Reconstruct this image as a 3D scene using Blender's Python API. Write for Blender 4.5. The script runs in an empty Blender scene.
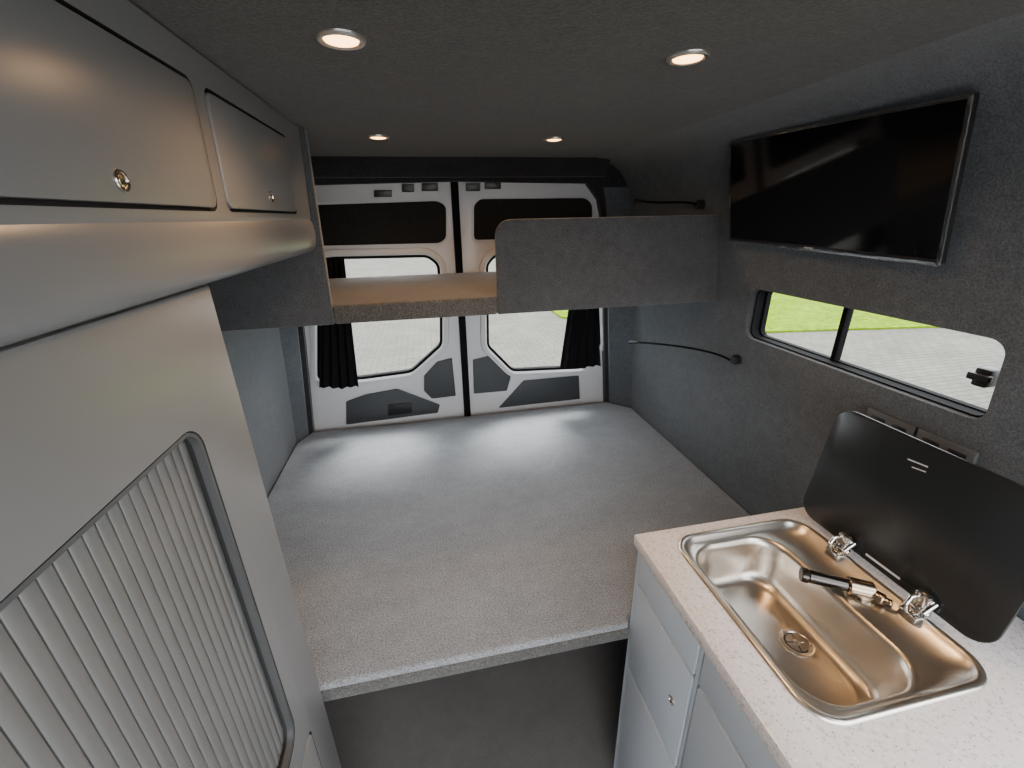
import bpy, bmesh, math, random
from mathutils import Vector, Matrix
random.seed(4)
COL = bpy.context.scene.collection
# ------------------------------------------------------------------ camera measures
F = 426.0
CAMZ = 1.69
yv = Vector((420-512, 384-218, -F)).normalized()
zv = -Vector((534-512, 384-1467, -F)).normalized()
zv = (zv - yv*zv.dot(yv)).normalized()
xv = yv.cross(zv)
CP = Vector((0, 0, CAMZ))
def ray(px, py):
    c = Vector((px-512, 384-py, -F))
    return Vector((c.dot(xv), c.dot(yv), c.dot(zv)))
def onX(px, py, x):
    r = ray(px, py); return CP + r*(x/r.x)
def doorY(z): return 2.07-(z-.72)*.0702
def onD(px, py, off=0.0):
    r = ray(px, py)
    s = (2.07-off-(CAMZ-.72)*.0702)/(r.y+.0702*r.z)
    return CP + r*s
# ------------------------------------------------------------------ materials
def nodes(name):
    m = bpy.data.materials.new(name); m.use_nodes = True
    nt = m.node_tree; b = nt.nodes['Principled BSDF']
    return m, nt, b
def texco(nt, scale=(1,1,1)):
    t = nt.nodes.new('ShaderNodeTexCoord'); mp = nt.nodes.new('ShaderNodeMapping')
    mp.inputs['Scale'].default_value = scale
    nt.links.new(t.outputs['Object'], mp.inputs['Vector']); return mp.outputs['Vector']
def noise(nt, vec, scale, detail=4, rough=.6):
    n = nt.nodes.new('ShaderNodeTexNoise'); n.inputs['Scale'].default_value = scale
    n.inputs['Detail'].default_value = detail; n.inputs['Roughness'].default_value = rough
    nt.links.new(vec, n.inputs['Vector']); return n.outputs['Fac']
def ramp(nt, fac, stops):
    r = nt.nodes.new('ShaderNodeValToRGB'); e = r.color_ramp.elements
    while len(e) < len(stops): e.new(.5)
    for i, (p, c) in enumerate(stops):
        e[i].position = p; e[i].color = (*c, 1)
    nt.links.new(fac, r.inputs['Fac']); return r.outputs['Color']
def bump(nt, b, fac, strength, dist):
    u = nt.nodes.new('ShaderNodeBump'); u.inputs['Strength'].default_value = strength
    u.inputs['Distance'].default_value = dist
    nt.links.new(fac, u.inputs['Height']); nt.links.new(u.outputs['Normal'], b.inputs['Normal'])
def mult(nt, a, b_):
    x = nt.nodes.new('ShaderNodeMix'); x.data_type = 'RGBA'; x.blend_type = 'MULTIPLY'
    x.inputs['Factor'].default_value = 1
    nt.links.new(a, x.inputs[6]); nt.links.new(b_, x.inputs[7]); return x.outputs[2]
def carpet(name, dark, light, sc=170, stretch=(1,1,1), sheen=.25, bs=.4, mott=.80, msc=24):
    m, nt, b = nodes(name); v = texco(nt, stretch)
    n1 = noise(nt, v, sc, 4, .7); n2 = noise(nt, v, msc, 6, .75); n3 = noise(nt, v, 5, 3, .6)
    c = mult(nt, ramp(nt, n1, [(.34, dark), (.68, light)]), ramp(nt, n2, [(.32, (mott,)*3), (.68, (1,1,1))]))
    c = mult(nt, c, ramp(nt, n3, [(.3, (.84,.84,.84)), (.7, (1,1,1))]))
    nt.links.new(c, b.inputs['Base Color']); b.inputs['Roughness'].default_value = 1
    b.inputs['Specular IOR Level'].default_value = .04
    b.inputs['Sheen Weight'].default_value = sheen
    bump(nt, b, n1, bs, .003); return m
def paint(name, col, rough=.4, metal=0, var=.06, sc=30, bmp=0, spec=.5):
    m, nt, b = nodes(name); v = texco(nt); n = noise(nt, v, sc, 3)
    lo = tuple(max(0, c*(1-var)) for c in col); hi = tuple(min(1, c*(1+var)) for c in col)
    nt.links.new(ramp(nt, n, [(.3, lo), (.7, hi)]), b.inputs['Base Color'])
    b.inputs['Roughness'].default_value = rough; b.inputs['Metallic'].default_value = metal
    b.inputs['Specular IOR Level'].default_value = spec
    if bmp: bump(nt, b, n, bmp, .002)
    return m
def emit(name, col, s):
    m, nt, b = nodes(name); v = texco(nt); n = noise(nt, v, 20, 2)
    nt.links.new(ramp(nt, n, [(.2, tuple(c*.95 for c in col)), (.8, col)]), b.inputs['Emission Color'])
    b.inputs['Emission Strength'].default_value = s; b.inputs['Base Color'].default_value = (*col, 1); return m
def glass(name, tint, refl=.08):
    m = bpy.data.materials.new(name); m.use_nodes = True; nt = m.node_tree; nt.nodes.clear()
    o = nt.nodes.new('ShaderNodeOutputMaterial'); mx = nt.nodes.new('ShaderNodeMixShader')
    t = nt.nodes.new('ShaderNodeBsdfTransparent'); g = nt.nodes.new('ShaderNodeBsdfGlossy')
    v = texco(nt); n = noise(nt, v, 3, 2)
    nt.links.new(ramp(nt, n, [(.2, tuple(c*.97 for c in tint)), (.8, tint)]), t.inputs['Color'])
    g.inputs['Roughness'].default_value = .02; mx.inputs['Fac'].default_value = refl
    nt.links.new(t.outputs[0], mx.inputs[1]); nt.links.new(g.outputs[0], mx.inputs[2])
    nt.links.new(mx.outputs[0], o.inputs['Surface']); return m
M = {}
M['wall'] = carpet('wall_carpet', (.070,.078,.088), (.158,.173,.190), 280, mott=.76, msc=32)
M['ceil'] = carpet('ceiling_carpet', (.038,.036,.034), (.106,.101,.096), 240, mott=.72, msc=34)
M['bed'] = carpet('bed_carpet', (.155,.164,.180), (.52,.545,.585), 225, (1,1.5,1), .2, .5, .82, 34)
M['shelf'] = carpet('shelf_carpet', (.050,.046,.041), (.172,.160,.145), 200, bs=.5, mott=.72, msc=40)
M['board'] = carpet('board_carpet', (.052,.054,.057), (.122,.125,.130), 260, mott=.74, msc=34)
M['bededge'] = carpet('bed_carpet_darkened', (.075,.073,.070), (.20,.195,.187), 230)  # darker copy of the bed carpet for its front edge
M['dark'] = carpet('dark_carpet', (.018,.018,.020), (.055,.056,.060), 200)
M['floor'] = carpet('floor_vinyl', (.18,.163,.152), (.29,.267,.252), 300, bs=.1, mott=.88)
M['cab'] = paint('cabinet_satin_grey', (.165,.168,.172), .31, 0, .012, 8)
M['kit'] = paint('kitchen_front', (.50,.56,.63), .35, 0, .02, 8)
M['slat'] = paint('tambour_slat', (.225,.225,.222), .36, .45, .03, 20)
M['trimgrey'] = paint('shutter_trim', (.085,.088,.092), .35, .2, .04)
M['alu'] = paint('aluminium_edge', (.55,.54,.53), .3, .8, .04)
M['gap'] = paint('shadow_gap', (.02,.017,.014), .8)
M['slatback'] = paint('shutter_back', (.03,.03,.03), .8)
M['chrome'] = paint('chrome', (.8,.79,.77), .12, 1, .03)
M['brass'] = paint('lock_metal', (.66,.61,.53), .25, 1, .04)
M['darkrefl'] = paint('chrome_dark_reflection', (.09,.082,.075), .28, 1, .05)  # chrome spout, its dark reflections put into the base colour
M['warmrefl'] = paint('chrome_warm_reflection', (.38,.31,.23), .22, 1, .05)  # chrome tap body, brassy reflections painted in as base colour
M['steel'] = paint('stainless', (.69,.635,.57), .30, 1, .03, 20)  # steel tinted to carry the warm reflection in the bowl
M['strain'] = paint('strainer_steel', (.62,.60,.58), .28, 1, .05, 60)
M['black'] = paint('black_plastic', (.012,.012,.013), .4)
M['rubber'] = paint('rubber', (.006,.006,.007), .8, 0, .1, 40, 0, .08)
M['screen'] = paint('screen', (.004,.004,.005), .08)
M['lid'] = paint('smoked_glass', (.014,.016,.017), .25, 0, .03, 3)
M['white'] = paint('white_door_metal', (.62,.615,.625), .28, 0, .02)
M['dpanel'] = paint('door_trim_grey', (.045,.049,.054), .6, 0, .15, 200)
M['socket'] = paint('socket_grey', (.095,.097,.10), .4, 0, .05)
M['brown'] = paint('dark_upper_panel', (.017,.016,.0155), .85, 0, .2, 100, 0, .15)
M['cloth'] = paint('black_cloth', (.008,.008,.009), .9, 0, .2, 200, .3, .1)
M['mark'] = paint('pale_print', (.65,.65,.65), .5)
M['glass'] = glass('clear_glass', (.93,.95,.95), .03)
M['film'] = glass('clear_film', (.95,.95,.95), .24)
M['lens'] = emit('warm_lens', (1,.53,.20), 9)
M['grass'] = carpet('grass', (.085,.150,.002), (.20,.305,.005), 7, sheen=0, mott=.65, msc=1.5)
def worktop_mat():
    m, nt, b = nodes('speckled_worktop'); v = texco(nt)
    vo = nt.nodes.new('ShaderNodeTexVoronoi'); vo.inputs['Scale'].default_value = 125
    nt.links.new(v, vo.inputs['Vector'])
    n = noise(nt, v, 130, 2)
    fl = ramp(nt, vo.outputs['Distance'], [(.12, (.50,.475,.48)), (.20, (1,1,1))])
    base = ramp(nt, n, [(.35, (.62,.57,.56)), (.42, (.79,.735,.72)), (.64, (.80,.745,.73)), (.68, (.92,.885,.875))])
    nt.links.new(mult(nt, fl, base), b.inputs['Base Color']); b.inputs['Roughness'].default_value = .16; return m
M['top'] = worktop_mat()
def paving_mat():
    m, nt, b = nodes('paving'); v = texco(nt)
    br = nt.nodes.new('ShaderNodeTexBrick'); br.inputs['Scale'].default_value = 2.2
    br.inputs['Color1'].default_value = (.142,.134,.120,1); br.inputs['Color2'].default_value = (.120,.113,.101,1)
    br.inputs['Mortar'].default_value = (.080,.076,.068,1); br.inputs['Mortar Size'].default_value = .02
    nt.links.new(v, br.inputs['Vector'])
    n = noise(nt, v, 1.2, 6, .7)
    nt.links.new(mult(nt, br.outputs['Color'], ramp(nt, n, [(.3, (.72,.72,.72)), (.7, (1,1,1))])), b.inputs['Base Color'])
    b.inputs['Roughness'].default_value = .95; b.inputs['Specular IOR Level'].default_value = .05; return m
M['paving'] = paving_mat()
# ------------------------------------------------------------------ mesh helpers
def tag(o, label=None, cat=None, group=None, kind=None):
    if label: o['label'] = label
    if cat: o['category'] = cat
    if group: o['group'] = group
    if kind: o['kind'] = kind
    return o
def empty(name, loc, label=None, cat=None, group=None, kind=None):
    o = bpy.data.objects.new(name, None); COL.objects.link(o); o.location = loc
    o.empty_display_size = .05
    return tag(o, label, cat, group, kind)
class MB:
    def __init__(s): s.bm = bmesh.new()
    def prism(s, pts, vec, bevel=0, seg=2):
        t = bmesh.new(); vec = Vector(vec)
        a = [t.verts.new(Vector(p)) for p in pts]; b = [t.verts.new(Vector(p)+vec) for p in pts]
        t.faces.new(a); t.faces.new(b[::-1]); n = len(pts)
        for i in range(n): t.faces.new((a[i], b[i], b[(i+1) % n], a[(i+1) % n]))
        bmesh.ops.recalc_face_normals(t, faces=t.faces)
        if bevel:
            ed = [e for e in t.edges if len(e.link_faces) == 2 and e.calc_face_angle(0) > .6]
            bmesh.ops.bevel(t, geom=ed, offset=bevel, segments=seg, profile=.5, affect='EDGES', clamp_overlap=True)
        s.add(t); return s
    def add(s, t):
        me = bpy.data.meshes.new('tmp'); t.to_mesh(me); t.free(); s.bm.from_mesh(me); bpy.data.meshes.remove(me)
    def box(s, a, b, bevel=0, seg=2):
        (x0,y0,z0), (x1,y1,z1) = a, b
        return s.prism([(x0,y0,z0),(x1,y0,z0),(x1,y1,z0),(x0,y1,z0)], (0,0,z1-z0), bevel, seg)
    def loft(s, rings, cap0=True, cap1=True, closed=True):
        t = bmesh.new(); R = [[t.verts.new(Vector(p)) for p in r] for r in rings]
        for i in range(len(R)-1):
            n = len(R[i])
            for j in range(n if closed else n-1):
                t.faces.new((R[i][j], R[i][(j+1) % n], R[i+1][(j+1) % n], R[i+1][j]))
        if cap0: t.faces.new(R[0][::-1])
        if cap1: t.faces.new(R[-1])
        bmesh.ops.recalc_face_normals(t, faces=t.faces); s.add(t); return s
    def lathe(s, c, axis, prof, n=28, cap0=True, cap1=True):
        axis = Vector(axis).normalized(); u = axis.orthogonal().normalized(); w = axis.cross(u); c = Vector(c)
        rings = [[c+axis*h+(u*math.cos(2*math.pi*k/n)+w*math.sin(2*math.pi*k/n))*r for k in range(n)] for r, h in prof]
        return s.loft(rings, cap0, cap1)
    def cyl(s, p0, p1, r, n=20, r1=None):
        p0 = Vector(p0); p1 = Vector(p1); L = (p1-p0).length; r1 = r if r1 is None else r1; e = min(r, r1, L/2)*.18
        return s.lathe(p0, p1-p0, [(r-e,0),(r,e),(r1,L-e),(r1-e,L)], n)
    def tube(s, pts, r, n=12):
        P = [Vector(p) for p in pts]; rings = []; up = None
        for i, p in enumerate(P):
            d = (P[min(i+1, len(P)-1)]-P[max(i-1, 0)]).normalized()
            if up is None: up = d.orthogonal().normalized()
            up = (up-d*up.dot(d)).normalized(); w = d.cross(up)
            rings.append([p+(up*math.cos(2*math.pi*k/n)+w*math.sin(2*math.pi*k/n))*r for k in range(n)])
        return s.loft(rings)
    def build(s, name, m, parent=None, angle=.6, label=None):
        me = bpy.data.meshes.new(name); s.bm.to_mesh(me); s.bm.free()
        me.materials.append(m)
        for p in me.polygons: p.use_smooth = True
        me.set_sharp_from_angle(angle=angle)
        o = bpy.data.objects.new(name, me); COL.objects.link(o)
        if parent:
            o.parent = parent
            L = Vector(parent.location) if parent.type == 'EMPTY' else Vector((0,0,0))
            o.matrix_parent_inverse = Matrix.Translation(-L) if parent.type == 'EMPTY' else Matrix.Identity(4)
        if label: o['label'] = label
        return o
def struct(o): o['kind'] = 'structure'; return o
def cut(o, cutters):
    for c in cutters:
        md = o.modifiers.new('cut', 'BOOLEAN'); md.object = c; md.operation = 'DIFFERENCE'; md.solver = 'EXACT'; md.material_mode = 'TRANSFER'
    bpy.context.view_layer.update(); dg = bpy.context.evaluated_depsgraph_get()
    me = bpy.data.meshes.new_from_object(o.evaluated_get(dg)); o.modifiers.clear(); o.data = me
    for p in me.polygons: p.use_smooth = True
    me.set_sharp_from_angle(angle=.6)
    for c in cutters: bpy.data.objects.remove(c, do_unlink=True)
def rr(a0, b0, a1, b1, r, n=6):
    out = []
    for (cx, cy, s) in ((a1-r, b1-r, 0), (a0+r, b1-r, 1), (a0+r, b0+r, 2), (a1-r, b0+r, 3)):
        for k in range(n+1):
            t = (s+k/n)*math.pi/2; out.append((cx+r*math.cos(t), cy+r*math.sin(t)))
    return out
def rrX(x, a, n=6): return [(x, p, q) for p, q in rr(*a, n=n)]     # in the plane X = x, args y0,z0,y1,z1,r
def rrZ(z, a, n=6): return [(p, q, z) for p, q in rr(*a, n=n)]
def roundpoly(P, r=.02, n=4):
    P = [Vector(p) for p in P]; out = []
    for i, p in enumerate(P):
        a = P[i-1]-p; b = P[(i+1) % len(P)]-p
        d = min(r, a.length*.45, b.length*.45); A = p+a.normalized()*d; B = p+b.normalized()*d
        for k in range(n+1):
            t = k/n; out.append(A*(1-t)**2+p*2*t*(1-t)+B*t*t)
    return out
def grow(P, d):
    c = sum(P, Vector())/len(P); out = []
    for i, p in enumerate(P):
        e = (P[(i+1) % len(P)]-P[i-1]).normalized(); nrm = e.cross(Vector((0,1,0))).normalized()
        if nrm.dot(p-c) < 0: nrm = -nrm
        out.append(p+nrm*d)
    return out
def copy_tree(o, parent=None):
    inv = o.matrix_parent_inverse.copy()
    c = o.copy(); COL.objects.link(c)
    if parent:
        c.parent = parent; c.matrix_parent_inverse = inv
    for ch in [k for k in o.children]: copy_tree(ch, c)
    return c
# ------------------------------------------------------------------ shell
CX = .182
WP = [(0,1.06),(.72,1.033),(1.244,.996),(1.77,.930),(1.825,.912),(1.865,.882),(1.890,.842),(1.904,.795),(1.91,.74)]
def WR(z):
    for (z0,x0),(z1,x1) in zip(WP, WP[1:]):
        if z <= z1: return x0+(x1-x0)*(z-z0)/(z1-z0)
    return WP[-1][1]
def WL(z): return 2*CX-WR(z)
inner = [(x, z) for z, x in WP]; outer = [(1.10,0),(1.075,.72),(1.04,1.244),(.975,1.79),(.95,1.87),(.90,1.93),(.74,1.95)]
prof = inner+outer[::-1]
wr = MB().prism([(x, .1, z) for x, z in prof], (0, 2.0, 0)).build('wall_right', M['wall']); struct(wr)
wl = MB().prism([(2*CX-x, -1.2, z) for x, z in prof], (0, 3.3, 0)).build('wall_left', M['wall']); struct(wl)
struct(MB().box((2*CX-.74, -1.2, 1.91), (.74, 2.1, 1.95)).build('ceiling', M['ceil']))
struct(MB().box((-.75, -1.2, -.04), (1.11, 2.1, 0)).build('floor', M['floor']))
# window hole in right wall
WH = (.522, 1.317, 1.154, 1.474, .028)
cut(wr, [MB().prism(rrX(.9, WH, 8), (.3,0,0)).build('cutter', M['dark'])])
win = empty('window_1', (1.03,.83,1.32), 'long slim sliding side window in the carpeted wall below the television', 'window', kind='structure')
def ringX(x, a, w, t):
    m = MB(); o_ = rrX(x, (a[0]-w,a[1]-w,a[2]+w,a[3]+w,a[4]+w)); i_ = rrX(x, a)
    V = Vector((t,0,0))
    m.loft([o_, i_, [Vector(p)+V for p in i_], [Vector(p)+V for p in o_], o_], False, False); return m
WG = (WH[0]+.004,WH[1]+.004,WH[2]-.004,WH[3]-.004,.024)
ringX(1.002, WG, .0036, .044).build('frame', M['rubber'], win)
ringX(1.030, (WG[0]+.003,WG[1]+.003,WG[2]-.007,WG[3]-.003,.021), .0065, .016).build('frame', M['rubber'], win)
dv = onX(848,312,1.036).y
MB().box((1.026, dv-.007, 1.300), (1.046, dv+.007, 1.48), .002).build('divider', M['rubber'], win)
MB().box((1.038,.51,1.30),(1.042,dv-.007,1.48)).build('pane', M['glass'], win)
MB().box((1.038,dv+.007,1.30),(1.042,1.17,1.48)).build('pane', M['glass'], win)
lp = onX(987,377,1.025)
m = MB(); m.box((1.008,lp.y-.012,lp.z-.018),(1.037,lp.y+.012,lp.z+.018),.004); m.box((1.000,lp.y-.018,lp.z-.006),(1.012,lp.y+.018,lp.z+.008),.003)
m.build('latch', M['black'], win)
# rear
DC = .155
oR = [(DC+.005,.05),(1.0,.05),(.945,.65),(.883,1.18),(.832,1.66),(.806,1.76),(.74,1.83),(DC+.005,1.842)]
oL = [(2*DC-x, z) for x, z in oR]
def dp(x, z, off=0): return Vector((x, doorY(z)-off, z))
opening = [(DC,.06),(.985,.06),(.930,.65),(.870,1.18),(.820,1.66),(.792,1.752),(.733,1.818),(DC,1.829)]
opening = opening+[(2*DC-x, z) for x, z in opening[::-1][1:-1]]
rear = MB().prism([dp(x,z,.034) for x, z in [(-.76,0),(1.12,0),(1.10,.8),(1.0,1.8),(.85,1.95),(-.5,1.95),(-.64,1.8),(-.74,.8)]], (0,.030,0)).build('wall_rear', M['dark'])
cut(rear, [MB().prism([dp(x,z,.3) for x, z in opening], (0,.6,0)).build('cutter', M['dark'])]); struct(rear)
for sgn, nm in ((1,'trim_1'),(-1,'trim_2')):
    R = []
    for z, de in ((0,1.0),(.72,.937),(1.18,.885),(1.66,.834),(1.80,.80)):
        w = WR(z)+.01; y = doorY(z)-.036; q = [(w,1.93,z),(w,y,z),(de+.006,y,z),(de+.003,y-.02,z)]
        if sgn < 0: q = [(2*CX-w,1.93,z),(2*CX-w,y,z),(2*DC-de-.006,y,z),(2*DC-de-.003,y-.02,z)]
        R.append(q)
    struct(MB().loft(R).build(nm, M['wall']))
struct(MB().prism([(-.45,1.88,1.912),(-.45,1.965,1.912),(-.45,1.955,1.842),(-.45,1.935,1.842)], (1.26,0,0), .006).build('trim_3', M['dark']))
def door(name, outl, win_px, dark_px, small_px, big_px, label, hand_px, latch_px):
    root = empty(name, dp(DC, .05), label, 'van door', kind='structure')
    panel = MB().prism([dp(x,z,.0) for x, z in outl], (0,.035,0), .004).build('door_panel', M['white'], root)
    wp = roundpoly([onD(*p) for p in win_px], .024)
    c = MB().prism([p-Vector((0,.1,0)) for p in wp], (0,.3,0)).build('cutter', M['white']); cut(panel, [c])
    S = lambda Q, y: [p+Vector((0,y,0)) for p in Q]
    def ring(P, w0, w1, y0, y1, nm, mt):
        a = grow(P, w0); b = grow(P, w1)
        MB().loft([S(a,y0), S(b,y0), S(b,y1), S(a,y1), S(a,y0)], False, False).build(nm, mt, root)
    g0, g1, g2, g3 = grow(wp, .034), grow(wp, .028), grow(wp, .010), grow(wp, .002)
    MB().loft([S(g0,.002), S(g1,-.014), S(g2,-.018), S(g3,-.010), S(g3,.006), S(g0,.002)], False, False).build('window_surround', M['white'], root)
    ring(wp, .003, -.010, -.004, .024, 'window_seal', M['rubber'])
    MB().prism([p+Vector((0,.018,0)) for p in wp], (0,.004,0)).build('pane', M['glass'], root)
    dkp = roundpoly([onD(*p, .006) for p in dark_px], .02)
    MB().prism(dkp, (0,.005,0)).build('upper_panel', M['brown'], root)
    h0, h1 = grow(dkp, .010), grow(dkp, .001)
    MB().loft([S(h0,.006), S(h0,-.001), S(h1,-.003), S(h1,.004), S(h0,.006)], False, False).build('panel_rim', M['white'], root)
    MB().prism(roundpoly([onD(*p, .010) for p in small_px], .006), (0,.009,0), .003).build('trim_panel', M['dpanel'], root)
    MB().prism(roundpoly([onD(*p, .010) for p in big_px], .006), (0,.009,0), .003).build('trim_panel', M['dpanel'], root)
    if hand_px: MB().prism(roundpoly([onD(*p, .018) for p in hand_px], .008), (0,.012,0), .002).build('pull_handle', M['black'], root)
    for (x, y, w, h) in latch_px:
        MB().prism([onD(x,y,.016), onD(x+w,y,.016), onD(x+w,y+h,.016), onD(x,y+h,.016)], (0,.015,0), .002).build('latch', M['black'], root)
    return root
door('door_1', oL, [(318,263),(330,257),(428,255),(439,264),(442,300),(442,345),(412,372),(360,379),(318,379)],
     [(314,205),(438,201),(446,206),(446,238),(440,243),(314,246)],
     [(424,376),(437,362),(452,358),(456,396),(432,399),(424,391)],
     [(346,402),(365,395),(397,389),(440,405),(438,413),(346,425)],
     'left white van rear door with dark curtain and a pull handle recess',
     [(388,405),(412,403),(412,413),(388,416)], [(374,190,18,7),(402,184,12,8),(422,183,16,8)])
door('door_2', oR, [(486,264),(495,254),(578,250),(592,258),(598,300),(600,345),(582,368),(512,371),(487,346)],
     [(474,205),(480,199),(585,198),(592,204),(592,225),(588,237),(474,240)],
     [(473,360),(489,356),(511,377),(507,391),(474,394)],
     [(499,408),(524,381),(579,376),(580,399)],
     'right white van rear door with plain grey lower trim panels', None, [(466,183,14,8),(485,182,16,7)])
struct(MB().prism([dp(DC-.018,.06,.012),dp(DC+.018,.06,.012),dp(DC+.016,1.838,.012),dp(DC-.016,1.838,.012)], (0,.011,0), .004).build('trim_4', M['rubber']))
# outside
g = MB().box((-30,-30,-.66),(40,40,-.60)).build('ground', M['paving']); struct(g)
lawn = MB().prism([(40,2,-.6),(14,5.6,-.6),(9.95,6.7,-.6),(6.6,7.2,-.6),(3.1,9.6,-.6),(3.0,14,-.6),(9,40,-.6),(40,40,-.6)], (0,0,.04)).build('lawn', M['grass'])
tag(lawn, 'bright green grass lawn outside beyond the paving', 'grass', kind='stuff')
# ------------------------------------------------------------------ bed
BF = .714
bed = empty('bed_platform', (.18,BF,0), 'wide grey carpet covered bed platform spanning the rear of the van', 'bed')
MB().prism([(-.662,BF,.676),(.4325,BF,.676),(.4325,.736,.676),(1.026,.736,.676),(1.026,1.925,.676),(.925,2.030,.676),(-.615,2.030,.676),(-.662,1.925,.676)], (0,0,.044), .016, 6).build('top_board', M['bed'], bed)
MB().box((-.655,BF-.004,.670),(.4325,BF+.008,.706),.005,3).build('edge_dark_strip', M['bededge'], bed)  # added strip giving the carpet-wrapped front edge a darker tone
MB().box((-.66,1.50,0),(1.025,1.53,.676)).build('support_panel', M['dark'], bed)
# ------------------------------------------------------------------ bunk shelf
SY = 1.30
sh = empty('bunk_shelf', (.2,SY,1.405), 'high grey carpeted bunk shelf across the rear doors with raised guard board', 'shelf')
def lw(z): return WL(z)+.006
MB().prism([(lw(1.405),SY+.024,1.405),(-.272,SY+.024,1.405),(-.272,SY,1.405),(.212,SY,1.405),(.212,SY+.024,1.405),(.968,SY+.024,1.405),(.968,1.955,1.405),(lw(1.405),1.955,1.405)], (0,0,.055), .008, 3).build('deck', M['shelf'], sh)
gp = [(.212,SY,1.405),(.974,SY,1.405),(.939,SY,1.682),(.212,SY,1.682)]
gp = [Vector(p) for p in gp]; r_ = roundpoly(gp, .055, 8)
MB().prism([gp[0], gp[1], gp[2]]+r_[27:36], (0,.023,0), .004).build('guard_board', M['board'], sh)
pp = MB().prism([(-.605,SY,1.405),(-.273,SY,1.405),(-.262,SY,1.906),(-.37,SY,1.906),(-.52,SY,1.80)], (0,.023,0), .004).build('partition_panel', M['board'])
tag(pp, 'dark carpeted upright panel closing the far end of the overhead locker', 'panel')
# ------------------------------------------------------------------ overhead locker
lk = empty('overhead_locker', (-.43,.4,1.610), 'long grey overhead locker with two flap doors and rounded lower lip', 'locker')
lp_ = [(-.37,1.905),(-.276,1.905),(-.2838,1.696),(-.2860,1.691),(-.2835,1.685),(-.2810,1.675),(-.2800,1.662),(-.2804,1.648),(-.2822,1.635),(-.2855,1.624),(-.2905,1.615),(-.300,1.610),(-.575,1.610),(-.535,1.77)]
lb = MB().prism([(x,-.5,z) for x, z in lp_], (0,1.798,0)).build('body', M['cab'], lk, .9)
D1 = (-.12,1.704,.735,1.866,.018); D2 = (.765,1.704,1.165,1.866,.018)
cs = []
for d in (D1, D2): cs.append(MB().prism(rrX(-.294, d), (.05,0,0)).build('cutter', M['gap']))
cut(lb, cs)
def knob(c, axis, parent, r=.012):
    return MB().lathe(c, axis, [(r,0),(r,.0016),(r*.92,.0026),(r*.74,.0026),(r*.68,.0012),(r*.50,.0012),(r*.46,.0020),(r*.30,.0024),(.001,.0025)], 28).build('knob', M['brass'], parent, label='round metal push lock')
def tilt(z): return -.284+(z-1.70)*.039
for d, ky, kz in ((D1,.521,1.729),(D2,.976,1.733)):
    q = (d[0]+.005, d[1]+.005, d[2]-.005, d[3]-.005, d[4]-.004)
    f = MB().prism([(tilt(zz)-.009, yy, zz) for (_, yy, zz) in rrX(0, q)], (.0115,0,0), .002).build('door', M['cab'], lk)
    knob((tilt(kz)+.0023,ky,kz), (1,0,0), f, .0105)
# ------------------------------------------------------------------ tall cabinet
tc = empty('tall_cabinet', (-.45,.1,0), 'tall grey cabinet on the left with ribbed roller shutter', 'cabinet')
tb = MB().box((-.575,-.5,0),(-.300,.685,1.608),.004).build('body', M['cab'], tc)
TO = (-.16,.83,.556,1.455,.035); LD = (-.16,.10,.60,.765,.012)
cut(tb, [MB().prism(rrX(-.335, TO, 8), (.1,0,0)).build('cutter', M['slatback']), MB().prism(rrX(-.312, LD), (.1,0,0)).build('cutter', M['gap'])])
ringX(-.311, (TO[0]+.007,TO[1]+.007,TO[2]-.007,TO[3]-.007,.028), .005, .010).build('shutter_frame', M['trimgrey'], tc)
sm = MB(); y = TO[2]-.002; pitch = .0165
while y-pitch > TO[0]+.001:
    rows = [[(x, yy, TO[1]+.001), (x, yy, TO[3]-.001)] for x, yy in ((-.326,y-.0008),(-.3195,y-.0008),(-.3188,y-.0018),(-.3186,y-pitch*.5),(-.3188,y-pitch+.0018),(-.3195,y-pitch+.0008),(-.326,y-pitch+.0008))]
    sm.loft(rows, False, False, False); y -= pitch
sm.build('roller_shutter', M['slat'], tc, .7)
lf = MB().prism(rrX(-.310, (LD[0]+.004,LD[1]+.004,LD[2]-.004,LD[3]-.004,.010)), (.012,0,0), .002).build('door', M['cab'], tc)
knob((-.298,.53,.70), (1,0,0), lf, .011)
# ------------------------------------------------------------------ kitchen unit
ZT = .990; KX = .434; KT = ZT-.030; KY = .7225
ku = empty('kitchen_unit', (.72,.2,0), 'pale blue grey kitchen unit with drawers standing under the sink', 'cabinet')
m = MB(); m.box((.452,KY-.018,0),(1.0,KY,KT),.001); m.box((.98,-.36,0),(.998,KY-.018,KT)); m.box((.452,-.36,.08),(.98,KY-.018,.098))
m.box((.452,.460,.098),(.98,.478,.83)); m.box((.452,-.36,0),(1.0,-.342,KT)); m.box((.49,-.342,0),(.505,KY-.018,.08))
m.box((.452,-.342,KT-.02),(.475,KY-.018,KT)); m.box((.452,.460,.83),(.475,.478,KT-.02))
m.build('carcass', M['kit'], ku)
MB().box((.436,KY-.015,.08),(.452,KY,KT)).build('edge_strip', M['kit'], ku)
MB().box((.436,.4650,.08),(.452,.4745,KT)).build('edge_strip', M['kit'], ku)
def front(kind, y0, z0, y1, z1, kn=None):
    f = MB().prism(rrX(KX, (y0,z0,y1,z1,.004), 3), (.0165,0,0), .0015).build(kind, M['kit'], ku)
    if kn: knob((KX,kn[0],kn[1]), (-1,0,0), f, .010)
front('drawer', .4780,.865,.7050,.955); front('door', .4780,.574,.7050,.858,(.522,.725)); front('door', .4780,.085,.7050,.567)
front('drawer', .045,.865,.4615,.955); front('drawer', .045,.574,.4615,.858,(.27,.74)); front('drawer', .045,.085,.4615,.567)
front('door', -.35,.085,.039,.955)
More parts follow.
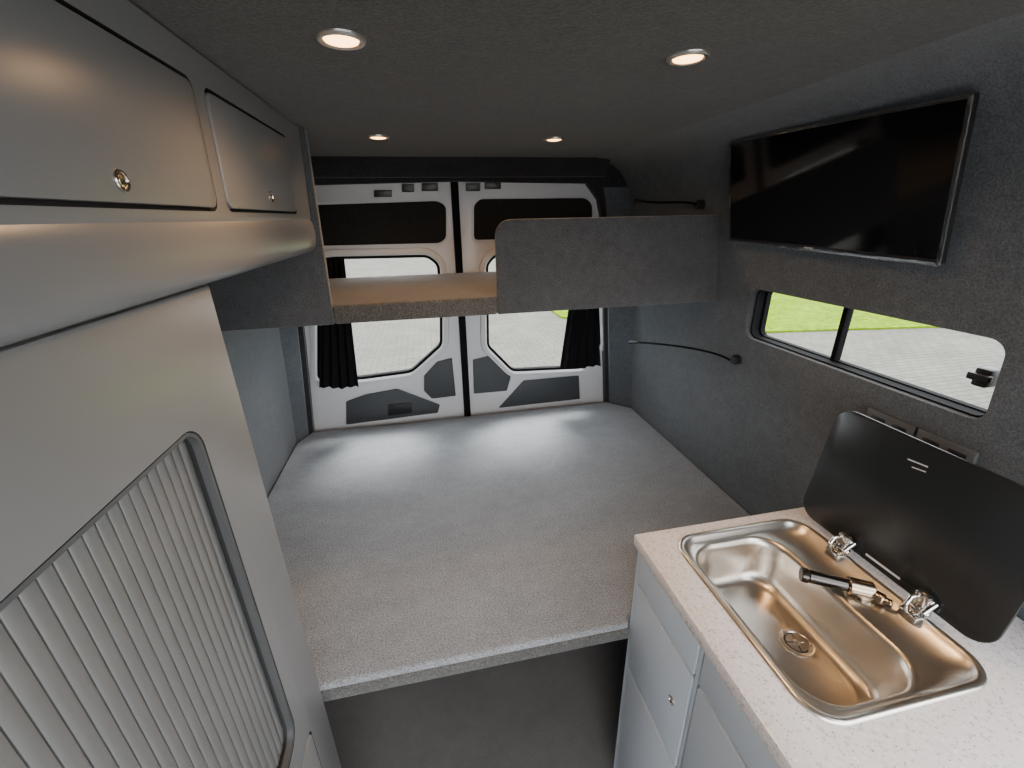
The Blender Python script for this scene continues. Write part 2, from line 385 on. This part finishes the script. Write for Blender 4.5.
# worktop
SK = (.497,.291,.843,.702,.056)
wt = MB().prism([(.426,-.36,KT),(1.010,-.36,KT),(1.010,.732,KT),(.426,.732,KT)], (0,0,.03), .004).build('worktop', M['top'])
tag(wt, 'white speckled stone worktop around the inset sink', 'worktop')
cut(wt, [MB().prism(rrZ(ZT-.1, (SK[0]+.010,SK[1]+.010,SK[2]-.010,SK[3]-.010,.047), 8), (0,0,.3)).build('cutter', M['top'])])
# sink
sk = empty('sink', (.673,.495,ZT), 'stainless steel rectangular sink inset in the speckled worktop', 'sink')
def sk_in(d, z): return rrZ(ZT+z, (SK[0]+d,SK[1]+d,SK[2]-d,SK[3]-d,max(.02, SK[4]-d)), 8)
BW = (.524,.318,.745,.675,.064)
def bw_in(d, z): return rrZ(ZT+z, (BW[0]+d,BW[1]+d,BW[2]-d,BW[3]-d,BW[4]-d*.35), 8)
DR = (.672,.489); DZ = ZT-.1175
base = bw_in(.044,-.1135)
def toward(t, z):
    out = []
    for p in base:
        v = Vector((p[0]-DR[0], p[1]-DR[1])); q = v.normalized()*.0285
        w = q*(1-t)+v*t; out.append((DR[0]+w.x, DR[1]+w.y, ZT+z))
    return out
rings = [sk_in(.001,.0005), sk_in(.002,.0035), sk_in(.004,.0052), sk_in(.010,.0052), sk_in(.014,.0030), sk_in(.018,-.007),
         bw_in(-.004,-.009), bw_in(.0,-.0105), bw_in(.004,-.015), bw_in(.007,-.025), bw_in(.012,-.062), bw_in(.016,-.088), bw_in(.022,-.103), bw_in(.031,-.111), base,
         toward(.6,-.1145), toward(.25,-.1155), toward(.06,-.116), toward(0,-.1165)]
MB().loft(rings, False, False).build('basin', M['steel'], sk, 1.2)
m = MB(); m.lathe((*DR,DZ), (0,0,1), [(.032,.001),(.031,.0036),(.028,.0044),(.0245,.0036),(.0225,.002),(.022,.001)], 32, False, False)
dr = m.build('drain', M['strain'], sk)
MB().lathe((*DR,DZ-.0015), (0,0,1), [(.0228,.002),(.010,.002)], 32, False, True).build('strainer_gap', M['gap'], dr)
m = MB()
for k in range(4):
    P = []
    for j in range(9):
        a = k*math.pi/2+.5+(-.46+.92*j/8)*math.pi/2; P.append((DR[0]+.0195*math.cos(a), DR[1]+.0195*math.sin(a), DZ+.0008))
    a = k*math.pi/2+.5; P.append((DR[0]+.0018*math.cos(a), DR[1]+.0018*math.sin(a), DZ+.0008))
    m.prism(P, (0,0,.0016))
m.lathe((*DR,DZ+.001), (0,0,1), [(.007,0),(.007,.0022),(.005,.003),(.001,.0032)], 20)
m.build('strainer', M['strain'], dr)
# lid
LB = Vector((.847,0,1.008)); LT = Vector((.883,0,1.284)); LH = (LT-LB).length; lu = (LT-LB).normalized(); ln = Vector((lu.z,0,-lu.x))
def LP(y, h, o=0): return Vector((LB.x,y,LB.z))+lu*h+ln*o
lid = MB().prism([LP(a, b) for a, b in rr(.325,0,.707,LH,.040,8)], ln*.006, .0015).build('lid', M['lid'], sk)
lid['label'] = 'raised dark smoked glass lid'
def onL(px, py):
    r = ray(px, py); s = (LB-CP).dot(ln)/r.dot(ln); return CP+r*s
for (a, b, w) in (((866,554),(900,579),.0022), ((908,459),(928,467),.0011), ((912,467),(926,472),.0009)):
    P, Q = onL(*a)-ln*.0008, onL(*b)-ln*.0008; up = lu*w
    MB().prism([P-up, Q-up, Q+up, P+up], ln*.0010).build('printed_mark', M['mark'], lid)
for hy in (.579,.422):
    m = MB(); m.box((.812,hy-.016,ZT-.009),(.838,hy+.016,ZT+.010),.003); m.cyl((.835,hy-.018,ZT+.0145),(.835,hy+.018,ZT+.0145),.0065)
    m.box((.831,hy-.012,ZT+.011),(.8435,hy+.012,ZT+.050),.003); m.tube([(.814,hy,ZT+.007),(.805,hy,ZT+.016),(.803,hy+.002,ZT+.031),(.812,hy+.004,ZT+.043),(.826,hy+.004,ZT+.045)],.0036)
    m.cyl((.821,hy-.0145,ZT+.0215),(.8455,hy-.0145,ZT+.038),.0055)
    m.build('hinge', M['chrome'], sk)
# tap
tp = empty('tap', (.783,.483,ZT-.009), 'folded down chrome mixer tap lying across the sink', 'tap')
MB().lathe((.783,.483,ZT-.0085), (0,0,1), [(.021,0),(.021,.0045),(.017,.007),(.016,.016),(.0135,.0185),(.004,.0195)], 28).build('base', M['warmrefl'], tp)
A = Vector((.795,.476,ZT+.0090)); B = Vector((.704,.5315,ZT+.0115)); d_ = (B-A).normalized()
MB().cyl(A-d_*.004, A+d_*.040, .0175, 24).build('collar', M['warmrefl'], tp)
MB().cyl(A+d_*.039, B, .0120, 24, .0130).build('spout', M['darkrefl'], tp)
MB().cyl(B, B+d_*.012, .0148, 24, .0138).build('nozzle', M['darkrefl'], tp)
m = MB(); m.cyl((.790,.474,ZT+.009),(.797,.451,ZT+.0105),.0108); m.cyl((.797,.451,ZT+.0105),(.801,.441,ZT+.0125),.0067)
m.build('lever', M['warmrefl'], tp)
# ------------------------------------------------------------------ television
tv = empty('television', (.90,.912,1.6), 'flat black television hanging on the right wall above the side window', 'television')
TB = Vector((.914,0,1.600)); TT = Vector((.866,0,1.864)); tu = (TT-TB).normalized(); TH = (TT-TB).length; tn = Vector((tu.z,0,-tu.x))
def TP(y, h, o=0): return Vector((TB.x,y,TB.z))+tu*(h+(y-.915)*.03)+tn*o
y0, y1 = .628, 1.203
MB().prism([TP(a,b) for a, b in rr(y0,0,y1,TH,.004,3)], tn*.012, .0015).build('casing', M['black'], tv)
MB().prism([TP(a,b,-.0012) for a, b in rr(y0+.006,.011,y1-.006,TH-.006,.002,2)], tn*.0015).build('screen', M['screen'], tv)
MB().prism([TP(y,h,-.0010) for y, h in (((y0+y1)/2-.012,.003),((y0+y1)/2+.012,.003),((y0+y1)/2+.012,.007),((y0+y1)/2-.012,.007))], tn*.0012).build('badge', M['mark'], tv)
def fr_pts(i):
    P = rr(y0+i,i,y1-i,TH-i,.004,3); out = []
    for k, p in enumerate(P):
        q = P[(k+1) % len(P)]; n = max(1, int(math.dist(p, q)/.012))
        out += [(p[0]+(q[0]-p[0])*j/n, p[1]+(q[1]-p[1])*j/n) for j in range(n)]
    return out
BASE = fr_pts(.001); JIT = [random.uniform(0,.0016) for _ in BASE]
C0, C1 = (y0+y1)/2, TH/2
def fl2(d, o):
    sy, sh_ = 1+d/((y1-y0)/2), 1+d/(TH/2)
    return [TP(C0+(a-C0)*sy, C1+(b-C1)*sh_, o-j) for (a, b), j in zip(BASE, JIT)]
MB().loft([fl2(.0022,-.0006), fl2(.0004,-.0018), fl2(-.0050,-.0019), fl2(-.0050,-.0016), fl2(.0004,-.0012), fl2(.0022,-.0006)], False, False).build('protective_film', M['film'], tv, label='clear protective film around the edge')
m = MB(); c = TP(.914, TH*.5, .012); m.box((c.x-.002,.86,c.z-.05),(c.x+.012,.97,c.z+.05),.002); m.box((c.x+.010,.885,c.z-.02),(WR(c.z)+.001,.945,c.z+.02),.002)
m.build('bracket', M['black'], tv)
# ------------------------------------------------------------------ sockets
for i, (ya, yb) in enumerate(((.622,.725),(.512,.615))):
    z0, z1 = 1.178, 1.260
    so = empty('wall_socket', (WR(z0),(ya+yb)/2,z0), ['double wall socket behind the lid, the one farther from the camera','double wall socket behind the lid, the one nearer the camera'][i], 'socket', 'sockets behind the sink lid')
    a = [(WR(z0)-.009,ya,z0),(WR(z0)-.009,yb,z0),(WR(z1)-.009,yb,z1),(WR(z1)-.009,ya,z1)]
    MB().prism(a, (.009,0,0), .002).build('face_plate', M['socket'], so)
    for yy in (ya+.028, yb-.028):
        zc = (z0+z1)/2+.012; MB().box((WR(zc)-.0125,yy-.016,zc-.012),(WR(zc)-.006,yy+.016,zc+.016),.002).build('outlet', M['black'], so)
# ------------------------------------------------------------------ reading lights
def reading(b, pts, tip, label):
    rt = empty('reading_light', b, label, 'reading light', 'gooseneck reading lights on the right wall')
    MB().cyl((b[0]+.004,b[1],b[2]),(b[0]-.022,b[1],b[2]),.016).build('base', M['black'], rt)
    MB().tube(pts, .0038, 10).build('gooseneck', M['rubber'], rt)
    d = (Vector(tip)-Vector(pts[-1])).normalized(); e = Vector(tip)
    MB().lathe(Vector(pts[-1]), d, [(.004,-.004),(.007,.002),(.009,.03),(.011,(e-Vector(pts[-1])).length),(.008,(e-Vector(pts[-1])).length+.002)]).build('head', M['black'], rt)
def bez(a, b, c, d, n=16):
    a, b, c, d = map(Vector, (a, b, c, d))
    return [a*(1-t)**3+b*3*t*(1-t)**2+c*3*t*t*(1-t)+d*t**3 for t in [k/n for k in range(n+1)]]
reading((WR(1.232),1.176,1.232), bez((.965,1.176,1.232),(.93,1.20,1.26),(.92,1.42,1.22),(.89,1.66,1.165)), (.883,1.72,1.15), 'lower black gooseneck reading light above the bed')
reading((WR(1.714),1.40,1.714), bez((.915,1.40,1.714),(.89,1.42,1.73),(.89,1.55,1.72),(.885,1.72,1.735)), (.883,1.78,1.737), 'upper black gooseneck reading light above the bunk shelf')
# ------------------------------------------------------------------ curtains
def curtain(t0, t1, b0, b1, label):
    A, B, C_, D_ = [onD(*p, .05) for p in (t0, t1, b0, b1)]
    rings = []; nu, nv = 44, 14
    for j in range(nv+1):
        v = j/nv; row = []
        for i in range(nu+1):
            u = i/nu; p = (A*(1-u)+B*u)*(1-v)+(C_*(1-u)+D_*u)*v
            p = p+Vector((0, .010*math.sin(u*math.pi*9+v*.8)-.004*v, .004*math.sin(u*9)*v)); row.append(p)
        rings.append(row+[q+Vector((0,.003,0)) for q in row[::-1]])
    o = MB().loft(rings).build('curtain', M['cloth']); tag(o, label, 'curtain', 'black curtains on the rear door windows')
curtain((321,258),(344,257),(319,388),(359,387), 'black pleated curtain gathered at the left rear door window')
curtain((576,258),(594,258),(560,369),(600,366), 'black pleated curtain gathered at the right rear door window')
# ------------------------------------------------------------------ downlights
LIGHTS = [((-.080,.712),'front left recessed ceiling spotlight beside the overhead locker'),((.420,.714),'front right recessed ceiling spotlight nearest the television'),
          ((-.097,1.448),'back left recessed ceiling spotlight above the shelf deck'),((.428,1.446),'back right recessed ceiling spotlight above the guard board')]
first = empty('downlight', (-.080,.712,1.91), LIGHTS[0][1], 'ceiling light', 'recessed ceiling spotlights')
MB().lathe((-.080,.712,1.912), (0,0,-1), [(.032,0),(.0315,.004),(.029,.0065),(.025,.0065),(.022,.004),(.0215,.0)], 36, False, False).build('bezel', M['alu'], first)
MB().lathe((-.080,.712,1.912), (0,0,-1), [(.0225,.001),(.0215,.0055),(.012,.0075),(.002,.008)], 30).build('lens', M['lens'], first)
for i, ((x, y), lb_) in enumerate(LIGHTS):
    o = first if i == 0 else copy_tree(first)
    o.location = (x, y, 1.91); o['label'] = lb_
    l = bpy.data.lights.new('downlight_lamp', 'SPOT'); l.energy = 9; l.color = (1,.60,.29); l.spot_size = math.radians(162); l.spot_blend = .9; l.shadow_soft_size = .03
    lo = bpy.data.objects.new('downlight_lamp', l); COL.objects.link(lo); lo.location = (x, y, 1.895)
# ------------------------------------------------------------------ world & camera
w = bpy.data.worlds.new('World'); bpy.context.scene.world = w; w.use_nodes = True
bg = w.node_tree.nodes['Background']; bg.inputs['Color'].default_value = (.95,.975,1,1); bg.inputs['Strength'].default_value = 8.2
sl = bpy.data.lights.new('sun', 'SUN'); sl.energy = 10; sl.angle = math.radians(20); sl.color = (1,.97,.92)
so_ = bpy.data.objects.new('sun', sl); COL.objects.link(so_)
so_.rotation_euler = Vector((-.18,-.46,-.82)).to_track_quat('-Z','Y').to_euler()
cd = bpy.data.cameras.new('Camera'); cam = bpy.data.objects.new('Camera', cd); COL.objects.link(cam)
cd.sensor_width = 36; cd.lens = F/1024*36; cd.clip_start = .01; cd.clip_end = 200
R = Matrix((xv, yv, zv)).to_4x4()
cam.matrix_world = Matrix.Translation(CP) @ R
bpy.context.scene.camera = cam
